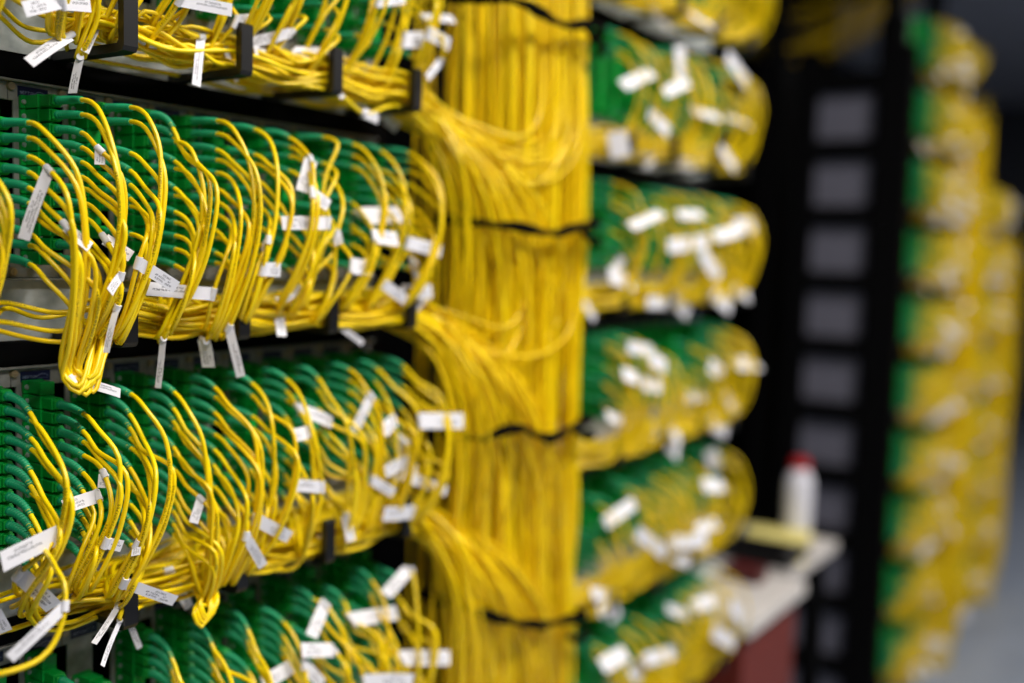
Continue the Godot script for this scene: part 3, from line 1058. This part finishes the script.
func overhead(s: float) -> void:
	# a raceway across the row; black cover added to shade the cables sagging below
	var t := thing("overhead_raceway", "black raceway with added shading cover high above the ladder-like rack end", "raceway", W(s, 2.26, -0.42))
	obj("shade_cover", bx(Vector3(0, 0.06, 0), Vector3(0.80, 0.012, 0.40), M.black_steel, 0.001), t)
	for z in [-0.19, 0.19]:
		obj("side_wall", bx(Vector3(0, 0.0, z), Vector3(0.80, 0.12, 0.008), M.black_steel, 0.001), t)
	for x in [-0.36, 0.0, 0.36]:
		obj("cross_strap", bx(Vector3(x, -0.055, 0), Vector3(0.03, 0.01, 0.38), M.black_steel, 0.001), t)
	for i in 34:
		var y := rng.randf_range(2.215, 2.27)
		var z := rng.randf_range(-0.15, 0.15)
		var sag := rng.randf_range(0.02, 0.26)
		var c := []
		for k in 7:
			var u := k / 6.0
			c.append(Vector3(lerpf(-0.80, -0.06, u), y - sag * sin(PI * u), -s + z + rng.randf_range(-0.006, 0.006)))
		var b := MB.new()
		b.tube(smooth(c, 0.03, 5), 0.0017, 6)
		tag(obj("overhead_cable", b.commit(M.yellow_jacket_1)), "yellow cable sagging below the black overhead raceway", "cable", "cables sagging from the overhead raceway")

func desk() -> void:
	var t := thing("desk", "small desk with pale top and red-brown front beyond the second rack", "desk", W(1.225, 0, -0.5))
	obj("desk_top", bx(Vector3(0.27, 0.722, -0.150), Vector3(0.66, 0.026, 0.30), M.desk_laminate, 0.003), t)
	obj("front_panel", bx(Vector3(0.575, 0.36, -0.150), Vector3(0.02, 0.70, 0.27), M.desk_wood, 0.002), t)
	obj("side_panel", bx(Vector3(0.285, 0.36, -0.030), Vector3(0.56, 0.70, 0.018), M.desk_wood, 0.002), t)
	obj("side_panel", bx(Vector3(0.285, 0.36, -0.280), Vector3(0.56, 0.70, 0.018), M.desk_wood, 0.002), t)
	var t2 := thing("work_table", "black-legged table with pale top against the rack end", "table", W(1.56, 0, -0.5))
	obj("table_top", bx(Vector3(0.22, 0.712, -0.19), Vector3(0.66, 0.024, 0.30), M.desk_laminate, 0.003), t2)
	for a in [[0.51, -0.07], [0.51, -0.31], [0.0, -0.07], [0.0, -0.31]]:
		obj("leg", bx(Vector3(a[0], 0.35, a[1]), Vector3(0.04, 0.70, 0.04), M.black_steel, 0.003), t2)
	# what lies on them
	var b := thing("spray_bottle", "white bottle with a red cap standing on the table", "bottle", px(797, 524, -0.055) * Vector3(1, 0, 1) + Vector3(0, 0.724, 0))
	var pr := PackedVector3Array()
	var rr := PackedFloat32Array()
	for e in [[0.0, 0.026], [0.004, 0.031], [0.10, 0.032], [0.125, 0.030], [0.142, 0.020], [0.150, 0.017]]:
		pr.append(Vector3(0, e[0], 0))
		rr.append(e[1])
	var mb := MB.new()
	mb.tube(pr, 0.03, 20, rr)
	obj("body", mb.commit(M.bottle_white), b)
	var cb := MB.new()
	cb.tube(PackedVector3Array([Vector3(0, 0.148, 0), Vector3(0, 0.152, 0), Vector3(0, 0.166, 0), Vector3(0, 0.170, 0)]), 0.02, 16, PackedFloat32Array([0.021, 0.022, 0.021, 0.017]))
	obj("cap", cb.commit(M.cap_red), b)
	var sh := obj("note_pad", bx(Vector3(0, 0.004, 0), Vector3(0.20, 0.008, 0.26), M.paper_yellow, 0.001))
	sh.position = W(1.76, 0.724, -0.08)
	sh.rotation.y = 0.25
	tag(sh, "pale yellow note pad lying on the table by the bottle", "note pad")
	var ps := obj("paper_stack", bx(Vector3(0, 0.008, 0), Vector3(0.15, 0.016, 0.20), M.paper_white, 0.001))
	ps.position = W(1.72, 0.724, -0.30)
	tag(ps, "stack of white paper lying deep on the table", "paper")
	var kb := thing("keyboard", "black keyboard lying across the near end of the table", "keyboard", W(1.665, 0.724, -0.14))
	obj("case", bx(Vector3(0, 0.012, 0), Vector3(0.36, 0.024, 0.13), M.black_plastic, 0.004), kb)
	for j in 4:
		obj("key_row", bx(Vector3(0, 0.026, -0.036 + 0.024 * j), Vector3(0.31, 0.006, 0.018), M.black_steel, 0.002), kb)
	var pb := obj("printed_sheet", bx(Vector3(0, 0.002, 0), Vector3(0.21, 0.003, 0.15), M.paper_white, 0.0005))
	pb.position = W(1.37, 0.735, -0.16)
	pb.rotation.y = 0.2
	tag(pb, "white sheet lying on the small desk", "paper")
	var mx := thing("maroon_box", "flat dark red box lying on the small desk", "box", W(1.46, 0.735, 0.0))
	obj("tray", bx(Vector3(0, 0.010, 0), Vector3(0.07, 0.020, 0.05), M.box_maroon, 0.002), mx)
	obj("lid", bx(Vector3(0, 0.023, 0), Vector3(0.074, 0.008, 0.054), M.box_maroon, 0.002), mx)
	var bc := thing("blue_case", "small dark blue plastic case deep on the table", "case", W(1.72, 0.740, -0.16))
	obj("shell", bx(Vector3(0, 0.012, 0), Vector3(0.10, 0.024, 0.07), M.blue_plastic, 0.005), bc)
	obj("latch", bx(Vector3(0.051, 0.014, 0), Vector3(0.004, 0.010, 0.02), M.black_plastic, 0.001), bc)

func _ready() -> void:
	# camera
	var cam := Camera3D.new()
	cam.name = "camera"
	add_child(cam)
	cam.current = true
	cam.near = 0.02
	cam.far = 40.0
	var at := CameraAttributesPhysical.new()
	at.frustum_focal_length = 35.8
	at.exposure_aperture = 1.8
	at.frustum_focus_distance = 0.69
	cam.attributes = at
	cam.fov = rad_to_deg(2.0 * atan(341.5 / focal))
	cam.transform = Transform3D(Basis(ax_r, ax_u, -ax_f).orthonormalized(), eye)
	# environment: a closed room, lit by its lamps only
	var we := WorldEnvironment.new()
	we.name = "environment"
	var env := Environment.new()
	env.background_mode = Environment.BG_COLOR
	env.background_color = Color(0.0, 0.0, 0.0)
	env.tonemap_mode = Environment.TONE_MAPPER_LINEAR
	env.tonemap_exposure = 0.9
	env.sdfgi_enabled = true
	env.ssao_enabled = true
	env.ssil_enabled = true
	we.environment = env
	add_child(we)
	rng.seed = 20240
	materials()
	# lamps over the aisle
	ceiling_lamp(-0.8, 1.55, 4.4, "long white panel lamp over the head of the aisle")
	ceiling_lamp(0.9, 1.45, 8.0, "long white panel lamp over the aisle opposite the second rack")
	ceiling_lamp(3.2, 1.55, 3.6, "long white panel lamp over the aisle by the far rack")
	ceiling_lamp(5.6, 1.55, 1.8, "long white panel lamp over the end of the aisle")
	surroundings()
	# the front rack
	build_frame(-2 * COL, "black rack frame carrying the panels in front of the cable trunk")
	var am := adapter_mesh()
	var cm := connector_meshes()
	for r in [0, 1, 2, 3]:
		build_panel(r, -2 * COL, range(-2, 10), am, "grey patch panel with green adapters, %s one before the cable trunk" % PANEL[r])
		build_tray(r, -2 * COL, HOOKS, "cable tray with black hooks below the %s panel before the trunk" % PANEL[r], "cable trays of the front rack")
	plan_cords()
	place_flags()
	build_cords(cm)
	build_trunk()
	# the second rack, behind the trunk
	var S2 := 0.735
	build_frame(S2, "black rack frame standing just behind the yellow cable trunk")
	far_rack(S2, [-1, 0, 1, 2, 3, 4], cm, am, "rack behind the cable trunk", FLAGS2, true, 0, 0.42, 0.72)
	for r in [-1, 0, 1, 2, 3, 4]:
		build_tray(r, S2, [S2 + 0.03, S2 + 0.16, S2 + 0.29, S2 + 0.42], "cable tray under the %s panel from top behind the trunk" % ORD[r + 1], "cable trays of the second rack")
	# further racks of the row
	var S3 := 2.66
	build_frame(S3, "black rack frame of the far rack beyond the desk", 2.35, -0.05)
	far_rack(S3, range(-2, 8), cm, am, "far rack beyond the desk", [], false, 270, 0.35, 1.1, -0.05)
	var S4 := 3.50
	build_frame(S4, "black rack frame at the end of the row", 1.75, -0.05)
	far_rack(S4, range(0, 8), cm, am, "rack at the end of the row", [], false, 130, 0.35, 1.1, -0.05)
	side_frame(2.60)
	overhead(2.86)
	black_cabinets()
	desk()
